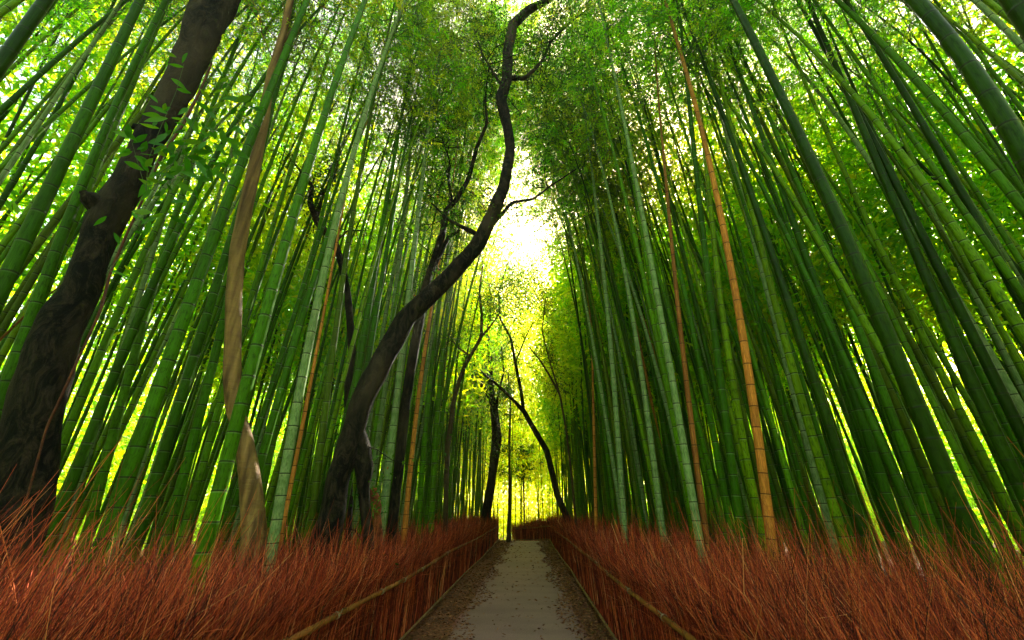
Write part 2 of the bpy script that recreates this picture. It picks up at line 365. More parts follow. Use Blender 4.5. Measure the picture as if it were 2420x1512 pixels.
def stalk_points(side, n, y0, y1, top):
    """thin stalks: polylines of four points. top=False gives the upright face held by the rails"""
    y = (y0+1.0)*((y1+1.0)/(y0+1.0))**rng.random(n)-1.0
    inward = 1 if side < 0 else -1
    dist = np.hypot(y, 1.6)
    if top:
        dep = rng.random(n)**1.35*np.interp(dist, [0, 4, 12, 30], [1.9, 1.9, 1.6, 1.2])
        x = fence_x(side, y)-inward*(.07+dep)
        z0 = g(y)+rng.uniform(0, .75, n)**1.2
        clump = .22*np.sin(y*1.9+side*2)+.16*np.sin(y*5.3+x*3)+.1*np.sin(y*11+x*7)
        hmax = 1.14+.52*clump+.22*rng.normal(size=n)*.6+np.interp(dist, [1, 3, 6], [.42, .3, 0])*rng.random(n)**2+.06
        hmax = hmax + (rng.random(n) < .03)*rng.uniform(.1, .45, n)
        ln = np.maximum(hmax-(z0-g(y)), .25)
        lean = np.stack([inward*(.16+.44*rng.normal(size=n)), .18+.52*rng.normal(size=n), np.ones(n)], -1)
    else:
        x = fence_x(side, y)-inward*rng.uniform(.0, .10, n); z0 = g(y)+.0*y
        ln = rng.uniform(.7, 1.12, n)
        lean = np.stack([inward*(-.03+.05*rng.normal(size=n)), .12*rng.normal(size=n), np.ones(n)], -1)
    lean = norm(lean); curve = rng.normal(size=(n, 3))*(.10 if top else .03); curve[:, 2] *= .3
    P = np.empty((n, 4, 3))
    for i, u in enumerate((0, .38, .72, 1.0)):
        P[:, i] = np.stack([x, y, z0], -1)+lean*(ln*u)[:, None]+curve*(u*u)+rng.normal(size=(n, 3))*(.012 if 0 < i else 0)
    if top:      # the heap is held back by the rails: only its tips may hang over
        lim = fence_x(side, P[..., 1])-inward*(.05+.0*P[..., 2]); low = (P[..., 2]-g(P[..., 1])) < 1.0
        P[..., 0] = np.where(low & ((P[..., 0]-lim)*inward > 0), lim, P[..., 0])
        lim2 = lim+inward*.16; P[..., 0] = np.where((P[..., 0]-lim2)*inward > 0, lim2, P[..., 0])
    r = rng.uniform(.0012, .0030, n)*np.interp(dist, [1, 4, 12, 30], [.7, .95, 1.9, 3.6])
    r = r*np.where(rng.random(n) < .03, 2.3, 1.0)
    rad = r[:, None]*np.array([1.3, 1.05, .8, .3])[None]
    return P, rad
def tone_for(n_twigs, verts_per): return np.repeat(np.clip(rng.beta(2.0, 2.2, n_twigs), 0, 1), verts_per)
def brush_fence(side, label):
    root = bpy.data.objects.new('brushwood_fence', None); C.objects.link(root)
    y_end = 27.0 if side < 0 else 31.5
    root.location = (0, 0, 0)
    tag(root, label, 'fence', 'low brushwood fences along the path')
    yy = np.arange(.2, y_end, .35)
    inward = 1 if side < 0 else -1
    zt = g(yy)+.78+.012*np.sin(yy*.8+side)
    P = np.stack([fence_x(side, yy)+inward*.03, yy, zt], -1)
    rail('top_rail', P, .025, .34, M['rail'], root)
    zl = g(yy)+.12+.012*np.sin(yy*1.1)
    P2 = np.stack([fence_x(side, yy)+inward*.10, yy, zl], -1)
    rail('bottom_rail', P2, .019, .3, M['rail_low'], root)
    P3, r3 = stalk_points(side, 26000, .25, y_end, False)
    Vt, Ft = tubes(P3, r3, 3)
    tag(link('brushwood', mesh('brushwood', Vt, Ft, M['twig'], tone=tone_for(len(P3), 12)), root), kind='stuff')
    # cord ties round the top rail
    yk = 1.2
    while yk < 16:
        th = np.linspace(0, 2*math.pi*1.9, 20)
        cx = float(fence_x(side, yk))+inward*.03; cz = float(np.interp(yk, yy, zt))
        Q = np.stack([cx+.029*np.cos(th), yk+np.linspace(-.012, .016, 20), cz+.029*np.sin(th)], -1)
        Q = np.concatenate([Q, [[cx+inward*.04, yk+.03, cz+.05]]])
        Vt, Ft = tubes(Q[None], np.full((1, 21), .0042), 5)
        link('tie', mesh('tie', Vt, Ft, M['tie']), root)
        yk += rng.uniform(.9, 1.4)
    # posts behind the rails
    yk = 1.6
    while yk < y_end:
        cx = float(fence_x(side, yk))-inward*.03
        Q = np.array([[cx, yk, float(g(yk))-.1], [cx, yk, float(g(yk))+.45], [cx+.01, yk, float(g(yk))+.9]])
        Vt, Ft = tubes(Q[None], np.full((1, 3), .025), 8)
        link('post', mesh('post', Vt, Ft, M['rail_low']), root)
        yk += 2.6
    return root
brush_fence(-1, 'low fence of upright red brushwood with two rails on the black trunk side')
brush_fence(1, 'low fence of upright red brushwood with two rails, bending across the path end')
def brush(side, n, label):
    y_end = 27.5 if side < 0 else 32
    P, rad = stalk_points(side, n, .1, y_end, True)
    Vt, Ft = tubes(P, rad, 3); tone = tone_for(n, 12)
    # side shoots
    m = int(n*.8); pick = rng.integers(0, n, m); base = P[pick, 2]*.5+P[pick, 1]*.5
    main = norm(P[pick, 3]-P[pick, 0]); d = norm(main+rng.normal(size=(m, 3))*.45)
    l = rng.uniform(.12, .4, m)[:, None]
    Q = np.stack([base, base+d*l*.5, base+d*l+rng.normal(size=(m, 3))*.02], 1)
    V2, F2 = tubes(Q, rad[pick, 2:3]*np.array([.8, .6, .3])[None], 3)
    Va, Fa = join([(Vt, Ft), (V2, F2)])
    tone = np.concatenate([tone, np.repeat(np.clip(rng.beta(2.4, 1.8, m), 0, 1), 9)])
    tag(link('brushwood', mesh('brushwood_bank', Va, Fa, M['twig'], tone=tone)), label, 'brushwood', kind='stuff')
brush(-1, 50000, 'thick bank of fine red brown twigs heaped behind the fence by the black trunk')
brush(1, 50000, 'thick bank of fine red brown twigs heaped behind the fence facing the black trunk')

# ------------------------------------------------------------------ bamboo
def culm_mesh(name, spine, L, r0, mat, sides=14, seed=0, simple_=False):
    """spine(s)->(n,3) along arc length; nodes closer together low down"""
    rs = np.random.default_rng(seed)
    s, v = [], []
    a = 0.0; k = 0
    while a < L-.05:
        il = np.interp(a, [0, .6, 3, 8, L], [.11, .17, .30, .36, .22])*rs.uniform(.92, 1.08)*(.8+.2*r0/.06)
        for q in ((0, .5) if simple_ else (0, .03, .09, .5, .93, .975)):
            if a+q*il < L: s.append(a+q*il); v.append(k+q)
        a += il; k += 1
    s = np.array(s); v = np.array(v); fr = v % 1
    prof = 1-.93*np.clip(s/L, 0, 1)**1.35
    flare = 1+.10*np.exp(-s*2.2)
    bulge = np.select([fr < .01, (fr > .97)], [1.055, 1.02], 1.0) if not simple_ else 1.0
    groove = np.where(np.abs(fr-.03) < .005, .965, 1.0)
    P = spine(s)
    V, F = tubes(P[None], (r0*prof*flare*bulge*groove)[None], sides)
    uv = np.stack([np.tile(np.abs(np.arange(sides)/sides-.5)*2, len(s)), np.repeat(v, sides)], -1)
    return mesh(name, V, F, mat, uv=uv)
def make_crown(seed, L=8.0, n_nodes=30, width=1.0, leafs=2600):
    rs = np.random.default_rng(seed)
    bs, bd, bl = [], [], []
    for i in range(n_nodes):
        h = L*(i+.5*rs.random())/n_nodes
        ph = (i % 2)*math.pi+rs.normal()*.6
        for q in range(2):
            a = ph+(.35 if q else -.35)+rs.normal()*.2
            u = h/L
            l = width*(1.0+.9*math.sin(math.pi*min(u*1.15+.12, 1)))*rs.uniform(.7, 1.15)*(1-.45*u)
            bs.append((0, 0, h)); bd.append((math.cos(a), math.sin(a), .95)); bl.append(l)
    bs = np.array(bs); bd = norm(np.array(bd)); bl = np.array(bl); n = len(bs)
    us = np.array([0, .25, .5, .75, 1.0])
    P = bs[:, None]+bd[:, None]*(us[None, :, None]*bl[:, None, None])
    P[:, :, 2] -= (us**2)[None]*bl[:, None]*.75
    V1, F1 = tubes(P, np.full((n, 5), .006)*np.array([1.2, 1, .8, .55, .3])[None], 3)
    m = n*7; pk = rs.integers(0, n, m); u = rs.uniform(.2, 1, m)
    base = np.stack([np.array([np.interp(uu, us, P[k, :, j]) for uu, k in zip(u, pk)]) for j in range(3)], -1)
    dd = norm(P[pk, -1]-P[pk, 0]+rs.normal(size=(m, 3))*.7*bl[pk][:, None]); dd[:, 2] -= .1
    tl = rs.uniform(.25, .6, m)*width
    Q = np.stack([base, base+dd*tl[:, None]*.5, base+dd*tl[:, None]+np.array([0, 0, -1])*tl[:, None]*.25], 1)
    V2, F2 = tubes(Q, np.full((m, 3), .0028)*np.array([1, .8, .4])[None], 3)
    Vb, Fb = join([(V1, F1), (V2, F2)])
    bm = mesh('branches', Vb, Fb, M['branch'])
    full = rs.choice(m, int(m*.3), replace=False); k = full[rs.integers(0, len(full), leafs)]; uu = rs.random(leafs)**.6
    pos = Q[k, 0]*(1-uu)[:, None]+Q[k, 2]*uu[:, None]+rs.normal(size=(leafs, 3))*.035
    ld = norm(Q[k, 2]-Q[k, 0])*.8+rs.normal(size=(leafs, 3))*.55; ld[:, 2] -= .35
    V3, F3 = leaves(pos, ld, rs.uniform(.08, .15, leafs), rs.uniform(.018, .03, leafs))
    tone = np.repeat(np.clip(rs.normal(.45, .2, m)[k]+rs.normal(0, .15, leafs), 0, 1), 4)
    return bm, mesh('foliage', V3, F3, M['leaf'], tone=tone, smooth=False)
CROWNS = [make_crown(100+i, L=8.0+.4*i, width=1.0+.06*i) for i in range(5)]
def attach_crown(root, base, tangent, s=1.0, k=0, rz=0.0, parts=('branches', 'foliage')):
    q = Vector(tangent).to_track_quat('Z', 'Y')
    mt = Matrix.Translation(Vector(base)) @ q.to_matrix().to_4x4() @ Matrix.Rotation(rz, 4, 'Z') @ Matrix.Diagonal((s, s, s, 1))
    for nm, me in zip(('branches', 'foliage'), CROWNS[k % len(CROWNS)]):
        if nm not in parts: continue
        o = link(nm, me, root); o.matrix_local = mt

LANDMARKS = []      # (x at hedge line, short name)
HAND = []           # base positions, to keep the generated ones clear
def hand_culm(label, short, mat, dia, wpx, pts, L=17.0, crown=9.5, group=None):
    pts = np.array(pts, float)
    # distance at which a culm of this diameter shows wpx wide at the lowest listed point
    def wid(rho):
        P = at(*pts[0], rho); d = np.array([P[1], -P[0], 0.]); d /= np.linalg.norm(d)
        a, _ = project(P-d*dia/2); c, _ = project(P+d*dia/2)
        t = pts[1]-pts[0]; t = t/np.linalg.norm(t); e = c-a
        return abs(e[0]*t[1]-e[1]*t[0])
    rho = dia*FPX/wpx
    for _ in range(25): rho *= wid(rho)/wpx
    for _ in range(80):      # its foot must stand behind the fence, so a culm too near the path is a thicker one further off
        b = at(pts[0][0], pts[0][1], rho)
        if b[0] < -2.15 or b[0] > 1.62 or math.hypot(b[0], b[1]) > 40: break
        rho *= 1.03; dia *= 1.03
    W = np.array([at(x, y, rho) for x, y in pts])
    o = np.argsort(W[:, 2]); W = W[o]
    deg = 2 if len(pts) >= 5 else 1
    cx = np.polyfit(W[:, 2], W[:, 0], deg); cy = np.polyfit(W[:, 2], W[:, 1], deg)
    zlo, zhi = W[0, 2], W[-1, 2]
    def lin(c, z):
        zc = np.clip(z, zlo, zhi); dc = np.polyder(c)
        return np.polyval(c, zc)+np.polyval(dc, zc)*(z-zc)
    x0, y0 = float(lin(cx, 0.0)), float(lin(cy, 0.0)); z0 = float(g(y0))-.05
    Z = z0+np.arange(0, L+8, .1)
    Q = np.stack([lin(cx, Z), lin(cy, Z), Z], -1)
    S = np.concatenate([[0], np.cumsum(np.linalg.norm(np.diff(Q, axis=0), axis=1))])
    B = np.array([float(lin(cx, z0)), float(lin(cy, z0)), z0])
    nod = rng.normal(size=2)*.5
    def spine(s):
        P = np.stack([np.interp(s, S, Q[:, i]) for i in range(3)], -1)-B
        over = np.clip((s-L*.62)/(L*.38), 0, 1)**2
        P[:, 0] += over*nod[0]; P[:, 1] += over*nod[1]; return P
    root = bpy.data.objects.new('bamboo', None); C.objects.link(root); root.location = B
    tag(root, label, 'bamboo', group)
    sides = 20 if wpx > 25 else 12
    link('culm', culm_mesh('culm', spine, L, dia/2, M[mat], sides, seed=len(HAND)+5), root)
    if crown:
        a = spine(np.array([crown, crown+3.0]))
        attach_crown(root, a[0], a[1]-a[0], rng.uniform(.85, 1.0), len(HAND), rng.uniform(0, 6.28))
    else:      # a dead culm keeps only its bare branches
        a = spine(np.array([L*.62, L*.8]))
        attach_crown(root, a[0], a[1]-a[0], L*.045, len(HAND), 1.0, ('branches',))
    HAND.append(B[:2])
    P = B+spine(np.array([1.6]))[0]; px, dep = project(P)
    LANDMARKS.append((px[0], short, rho))
    return root
H = hand_culm
# side of the black trunk
H('broad green culm crossing the corner beyond the black trunk, its base out of sight', 'corner culm', 'green', .13, 52, [(30, 610), (150, 400), (270, 125), (330, 0)])
H('bluish green culm rising just behind the black trunk and passing it halfway up', 'culm behind the black trunk', 'green', .12, 38, [(75, 750), (140, 585), (190, 425), (250, 300), (320, 165), (390, 0)])
H('very thick culm cutting across the upper corner past the black trunk', 'upper corner culm', 'dark', .13, 60, [(-60, 240), (40, 90), (110, 0)])
H('thin dark culm leaning across the upper corner between two thick ones', 'thin dark culm', 'dark', .07, 16, [(0, 350), (60, 240), (115, 130), (175, 0)])
H('brownish green culm leaning beside the broad corner one', 'brownish corner culm', 'olive', .09, 24, [(0, 400), (100, 265), (210, 130), (290, 0)])
H('thin rusty dead culm slanting low behind the corner culms', 'thin rusty culm', 'rust', .05, 9, [(0, 540), (65, 430), (125, 310), (200, 200)])
H('short tan culm showing low at the edge beside the black trunk', 'tan edge culm', 'rust', .08, 22, [(-20, 800), (60, 690), (120, 600)], crown=None, L=4.5)
H('deep green culm at the far edge, just clear of the black trunk low down', 'edge culm', 'green', .12, 40, [(-60, 1060), (0, 940), (75, 750), (140, 600)])
H('pale green culm with whitish foot close beside the black trunk', 'whitish footed culm', 'waxy', .10, 22, [(145, 1256), (185, 1141), (210, 1066), (235, 1006), (270, 880), (330, 700)])
H('medium green culm in front of the whitish one next to the black trunk', 'culm beside the black trunk', 'green', .12, 30, [(215, 1210), (250, 1080), (350, 750), (400, 575), (440, 450), (470, 350), (500, 200), (610, 0)])
H('thickest bright green culm between the black trunk and the tan trunk', 'thickest green culm', 'green', .14, 50, [(225, 1356), (270, 1216), (300, 1116), (370, 930), (435, 740), (480, 625), (540, 475), (590, 340), (665, 150), (725, 0)])
H('narrow pale culm at the foot of the thickest green one', 'narrow pale culm', 'waxy', .08, 16, [(300, 1206), (325, 1126), (350, 1056), (390, 906), (440, 740)])
H('plain green culm second from the thickest green one towards the path', 'plain green culm', 'green', .12, 32, [(350, 1196), (375, 1106), (395, 1036), (420, 956), (450, 880), (490, 750), (525, 625), (565, 500)])
H('green culm standing just before the tan trunk on its outer side', 'culm before the tan trunk', 'green', .12, 28, [(425, 1156), (450, 1056), (490, 930), (525, 756), (575, 560)])
H('dull green culm squeezed behind the culm before the tan trunk', 'squeezed culm', 'green', .10, 20, [(180, 1200), (225, 1020), (300, 780), (375, 540), (400, 450)])
H('green culm with white rings crossing in front of the tan trunk', 'crossing culm', 'green', .12, 40, [(515, 1156), (535, 1076), (560, 1006), (600, 856), (635, 756), (650, 650), (700, 465), (740, 350), (806, 165), (862, 0)])
H('green culm with close white rings on the path side of the tan trunk', 'ringed culm', 'green', .10, 23, [(600, 1156), (625, 1056), (645, 980), (675, 880), (715, 756), (760, 600)])
H('powdery white green culm standing by an orange one', 'powdery white culm', 'waxy', .11, 28, [(660, 1200), (675, 1106), (695, 1000), (715, 870), (740, 756), (806, 500), (826, 380), (860, 270), (906, 140), (956, 0)])
H('slim orange dead culm tucked beside the powdery white one', 'slim orange culm', 'tan', .06, 12, [(680, 1180), (695, 1106), (710, 1030), (735, 906), (760, 756), (800, 550)], crown=None, L=11)
H('yellowish olive culm between the slim orange one and the forked trunk', 'yellowish culm', 'olive', .10, 20, [(740, 1200), (750, 1110), (770, 980), (796, 756), (806, 700), (831, 500), (871, 310), (900, 150)])
H('smooth green culm passing behind the fork of the leaning trunk', 'smooth green culm', 'green', .13, 20, [(835, 960), (841, 906), (871, 725), (896, 575), (921, 450), (931, 350), (956, 240), (996, 25)])
H('powdery culm right behind the leaning forked trunk', 'powdery culm at the fork', 'waxy', .135, 19, [(887, 1106), (892, 1006), (907, 896), (931, 750), (971, 325)])
H('tall powdery culm standing between the two dark leaning trunks', 'tall powdery culm', 'waxy', .11, 21, [(907, 1246), (912, 1131), (932, 1006), (947, 806), (961, 700), (981, 565), (1001, 425), (1016, 300), (1031, 125)])
H('banded orange culm beside the second dark leaning trunk', 'banded orange culm', 'tan', .07, 14, [(957, 1240), (962, 1206), (972, 1056), (992, 906), (1017, 756), (1036, 625)], crown=None, L=12)
H('straight green culm next to the banded orange one', 'straight green culm', 'green', .11, 15, [(1022, 1206), (1027, 1006), (1042, 881), (1057, 756), (1075, 600)])
H('dark green culm just beside the banded orange one', 'dark banded neighbour', 'green', .10, 15, [(992, 1210), (1000, 1050), (1015, 900), (1035, 756), (1055, 600)])
# far side of the path
H('thin rusty culm standing alone near the leaning slender tree', 'thin lone rusty culm', 'tan', .06, 9, [(1407, 1235), (1405, 1100), (1402, 900), (1396, 750)], crown=None, L=10)
H('powdery slender culm first from the slender leaning tree', 'slender powdery culm', 'waxy', .09, 16, [(1472, 1240), (1467, 1106), (1452, 906), (1437, 756), (1426, 675), (1411, 500)])
H('powdery banded culm beside the dark rust coloured one', 'powdery banded culm', 'waxy', .10, 21, [(1641, 1222), (1621, 1089), (1601, 973), (1585, 856), (1561, 756), (1536, 600), (1506, 450), (1476, 310), (1456, 190)])
H('dark rust coloured dead culm between the powdery one and the broad tan one', 'dark rust culm', 'rust', .08, 17, [(1668, 1256), (1658, 1189), (1641, 1089), (1628, 956), (1618, 856), (1605, 756), (1585, 560)], crown=None, L=13)
H('broad tan dead culm with dark nodes standing out among green ones', 'broad tan culm', 'tan', .11, 27, [(1822, 1256), (1818, 1206), (1805, 1123), (1788, 1040), (1775, 956), (1761, 856), (1745, 756), (1738, 700), (1708, 515), (1678, 375), (1643, 250), (1613, 150)])
H('tall green culm rising behind the broad tan one to the top of view', 'tall green culm', 'dark', .12, 30, [(2040, 1256), (2008, 1166), (1983, 1081), (1953, 996), (1928, 916), (1903, 836), (1878, 750), (1843, 640), (1813, 575), (1778, 480), (1738, 370), (1713, 280), (1668, 150), (1613, 25)])
H('bluish powdery culm paired with a white ringed green one', 'bluish powdery culm', 'waxy', .10, 21, [(1968, 1281), (1938, 1166), (1908, 1056), (1883, 956), (1858, 856), (1828, 756), (1800, 640)])
H('white ringed green culm leaning against the bluish powdery one', 'white ringed culm', 'green', .11, 27, [(2008, 1320), (1993, 1256), (1968, 1191), (1943, 1121), (1918, 1046), (1888, 916), (1853, 791), (1820, 680)])
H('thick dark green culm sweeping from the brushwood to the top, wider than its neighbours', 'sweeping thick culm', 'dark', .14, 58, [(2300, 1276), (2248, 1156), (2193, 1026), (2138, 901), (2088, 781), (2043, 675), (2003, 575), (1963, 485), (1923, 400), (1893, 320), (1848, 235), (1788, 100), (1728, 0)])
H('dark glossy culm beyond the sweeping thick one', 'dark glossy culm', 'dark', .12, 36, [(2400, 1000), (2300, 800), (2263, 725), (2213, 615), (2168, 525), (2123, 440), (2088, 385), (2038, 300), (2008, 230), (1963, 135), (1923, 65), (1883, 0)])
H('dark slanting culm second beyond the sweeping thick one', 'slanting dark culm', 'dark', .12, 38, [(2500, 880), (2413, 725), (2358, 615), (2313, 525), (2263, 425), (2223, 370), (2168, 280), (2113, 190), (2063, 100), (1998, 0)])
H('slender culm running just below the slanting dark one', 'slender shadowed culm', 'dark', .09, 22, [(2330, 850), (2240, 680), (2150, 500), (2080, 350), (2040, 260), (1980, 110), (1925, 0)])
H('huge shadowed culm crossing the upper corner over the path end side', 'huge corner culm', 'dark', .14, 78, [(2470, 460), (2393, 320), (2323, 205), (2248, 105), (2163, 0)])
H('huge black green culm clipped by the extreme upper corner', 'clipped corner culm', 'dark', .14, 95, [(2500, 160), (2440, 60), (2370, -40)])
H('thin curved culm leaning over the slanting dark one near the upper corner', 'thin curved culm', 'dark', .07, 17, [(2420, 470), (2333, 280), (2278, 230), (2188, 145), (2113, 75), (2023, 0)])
H('medium green culm climbing between the broad tan one and the powdery banded one', 'climbing green culm', 'green', .11, 24, [(1745, 1220), (1730, 1100), (1708, 950), (1690, 800), (1672, 650), (1655, 500)])
H('green culm close behind the broad tan one, on the path side', 'tan companion culm', 'green', .11, 22, [(1790, 1220), (1760, 1060), (1730, 900), (1708, 756), (1690, 600)])
H('green culm with dark nodes between the tall green one and the sweeping thick one', 'dark noded culm', 'green', .12, 30, [(2130, 1270), (2080, 1130), (2040, 1010), (2000, 880), (1960, 756), (1900, 600)])
H('green culm hugging the sweeping thick one on its path side', 'hugging culm', 'green', .12, 30, [(2215, 1280), (2160, 1130), (2110, 1000), (2070, 880), (2020, 756), (1950, 590)])
H('deep green culm standing outermost beyond the sweeping thick one low down', 'outermost low culm', 'dark', .13, 42, [(2470, 1280), (2400, 1130), (2330, 980), (2262, 820), (2190, 660)])

# generated culms: eight shapes shared by many
SHAPES = []
for i in range(8):
    rs = np.random.default_rng(40+i); Lg = 15.5
    ax, ay = rs.normal(size=2)*.16; bend = rs.uniform(.6, 2.4); ph = rs.normal()*.3
    def spine(s, ax=ax, ay=ay, bend=bend, ph=ph, Lg=Lg):
        u = s/Lg
        return np.stack([ax*u*2+bend*math.cos(ph)*u**2.6, ay*u*2+bend*math.sin(ph)*u**2.6, s*(1-.02*u)], -1)
    me = culm_mesh('culm', spine, Lg, .05, M['green'], 10, seed=60+i)
    SHAPES.append((me, spine, Lg))
cands = []
def clear(x, y):
    if y > 33: return True
    if x < 0: ok = x < -2.45
    else: ok = x > 1.95
    if y > 27: ok = ok if x > 0 else (x < -2.6-.08*(y-27)**2)
    return ok
def gen_positions():
    pts = []
    for yy in np.arange(-1, 46, .1):
        pass
    rs = np.random.default_rng(11); tries = 0
    grid = {}
    for _ in range(60000):
        y = rs.uniform(.5, 46); x = rs.uniform(-12, 12.5)
        az = abs(math.atan2(x, y))
        rho = math.hypot(x, y)
        if az > R(60 if rho > 13 else 74): continue
        if not clear(x, y) or rho < 6.4: continue
        if (x < 0 and y < 21.5 and -x/y < .165) or (x > 0 and y < 17.5 and x/y < .135): continue      # round the two slender trees by the path
        dmin = np.interp(rho, [4, 10, 20, 45], [.9, .84, 1.08, 1.4])*(.55 if rs.random() < .28 else 1)*(1.0 if x > 0 else 1.18)
        if 9 < y < 33 and abs(x) < 5: dmin *= .75
        if y > 33 and abs(x) < 9: dmin = 2.1
        ok = True
        for a in range(-1, 2):
            for c in range(-1, 2):
                for q in grid.get((int(x//1.5)+a, int(y//1.5)+c), ()):
                    if (q[0]-x)**2+(q[1]-y)**2 < dmin**2: ok = False
        if ok and all((h[0]-x)**2+(h[1]-y)**2 > .16 for h in HAND):
            grid.setdefault((int(x//1.5), int(y//1.5)), []).append((x, y)); pts.append((x, y, rho))
    return pts
POS = gen_positions()
# keep clear the sight line of the hand placed culms nearer the camera
POS.sort(key=lambda p: p[2]*(1 if abs(p[0]) > 5 else .8))
N_IND = 300-len(HAND)
ind, rest = POS[:N_IND], POS[N_IND:]
print('culms', len(POS), 'individual', len(ind)+len(HAND))
order_words = ['first', 'second', 'third', 'fourth', 'fifth', 'sixth', 'seventh', 'eighth', 'ninth', 'tenth', 'eleventh', 'twelfth', 'thirteenth', 'fourteenth', 'fifteenth', 'sixteenth', 'seventeenth', 'eighteenth', 'nineteenth', 'twentieth']
made = []
for i, (x, y, rho) in enumerate(ind):
    rs = random.Random(1000+i)
    me, sp, Lg = SHAPES[rs.randrange(8)]
    root = bpy.data.objects.new('bamboo', None); C.objects.link(root)
    root.location = (x, y, float(g(y))-.05)
    rd = rs.uniform(.7, 1.15); hs = rs.uniform(.88, 1.15)
    over = abs(x) < 6.5 and y > 8
    root.rotation_euler = (R(rs.gauss(0, 1.6)), R((-1 if x > 0 else 1)*(rs.uniform(.5, 4.5) if over else rs.gauss(1.2, 1.6))), 0)
    u = rs.random()
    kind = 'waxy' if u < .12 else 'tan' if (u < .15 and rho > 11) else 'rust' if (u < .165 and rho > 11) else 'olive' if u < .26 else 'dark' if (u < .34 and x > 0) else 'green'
    c = link('culm', me, root); c.scale = (rd, rd, hs)
    toward = 0.0 if x < 0 else math.pi
    rz = toward+rs.gauss(0, .55 if abs(x) < 7 else 1.4); c.rotation_euler = (0, 0, rz)
    c.material_slots[0].link = 'OBJECT'; c.material_slots[0].material = M[kind]
    z0 = (rs.uniform(.58, .68) if rho < 15 else rs.uniform(.48, .6))*Lg
    a = sp(np.array([z0, Lg])); a[:, :2] *= rd; a[:, 2] *= hs
    cr, sr = math.cos(rz), math.sin(rz)
    a = np.stack([a[:, 0]*cr-a[:, 1]*sr, a[:, 0]*sr+a[:, 1]*cr, a[:, 2]], -1)
    bare = kind in ('tan', 'rust') or rs.random() < .2
    attach_crown(root, a[0], a[1]-a[0], rs.uniform(.75, 1.05)*hs*(1.2 if over else 1), i, rs.uniform(0, 6.28), ('branches',) if bare else ('branches', 'foliage'))
    px, dep = project((x, y, 1.65))
    made.append((root, px[0], rho, kind))
# labels of the generated ones: by the landmark culm they stand beside, counted from it
LM = sorted(LANDMARKS)
words_ = {'waxy': 'powdery', 'tan': 'tan dead', 'rust': 'rusty dead', 'olive': 'yellowish', 'dark': 'dark green', 'green': 'green'}
bins = {}
for r_ in made:
    j = min(range(len(LM)), key=lambda k: abs(LM[k][0]-r_[1]))
    side = 'path' if abs(r_[1]-1245) < abs(LM[j][0]-1245) else 'outer'
    bins.setdefault((j, side, r_[3], r_[2] < 13), []).append(r_)
for (j, side, kind, near), rr in bins.items():
    short = LM[j][1]; rr.sort(key=lambda q: abs(q[1]-LM[j][0]))
    where = 'on the path side of the' if side == 'path' else 'beyond the'
    if len(rr) <= 20:
        for k, q in enumerate(rr):
            n_ = ('' if len(rr) == 1 else order_words[k]+' ')+('' if near else 'distant ')
            tag(q[0], f'{n_}slim {words_[kind]} culm {where} {short}', 'bamboo', 'slim bamboo culms of the grove')
    else:
        lab = f'distant slim {words_[kind]} culm {where} {short}'
        for q in rr: tag(q[0], lab, 'bamboo', f'distant {words_[kind]} culms {where} {short}')

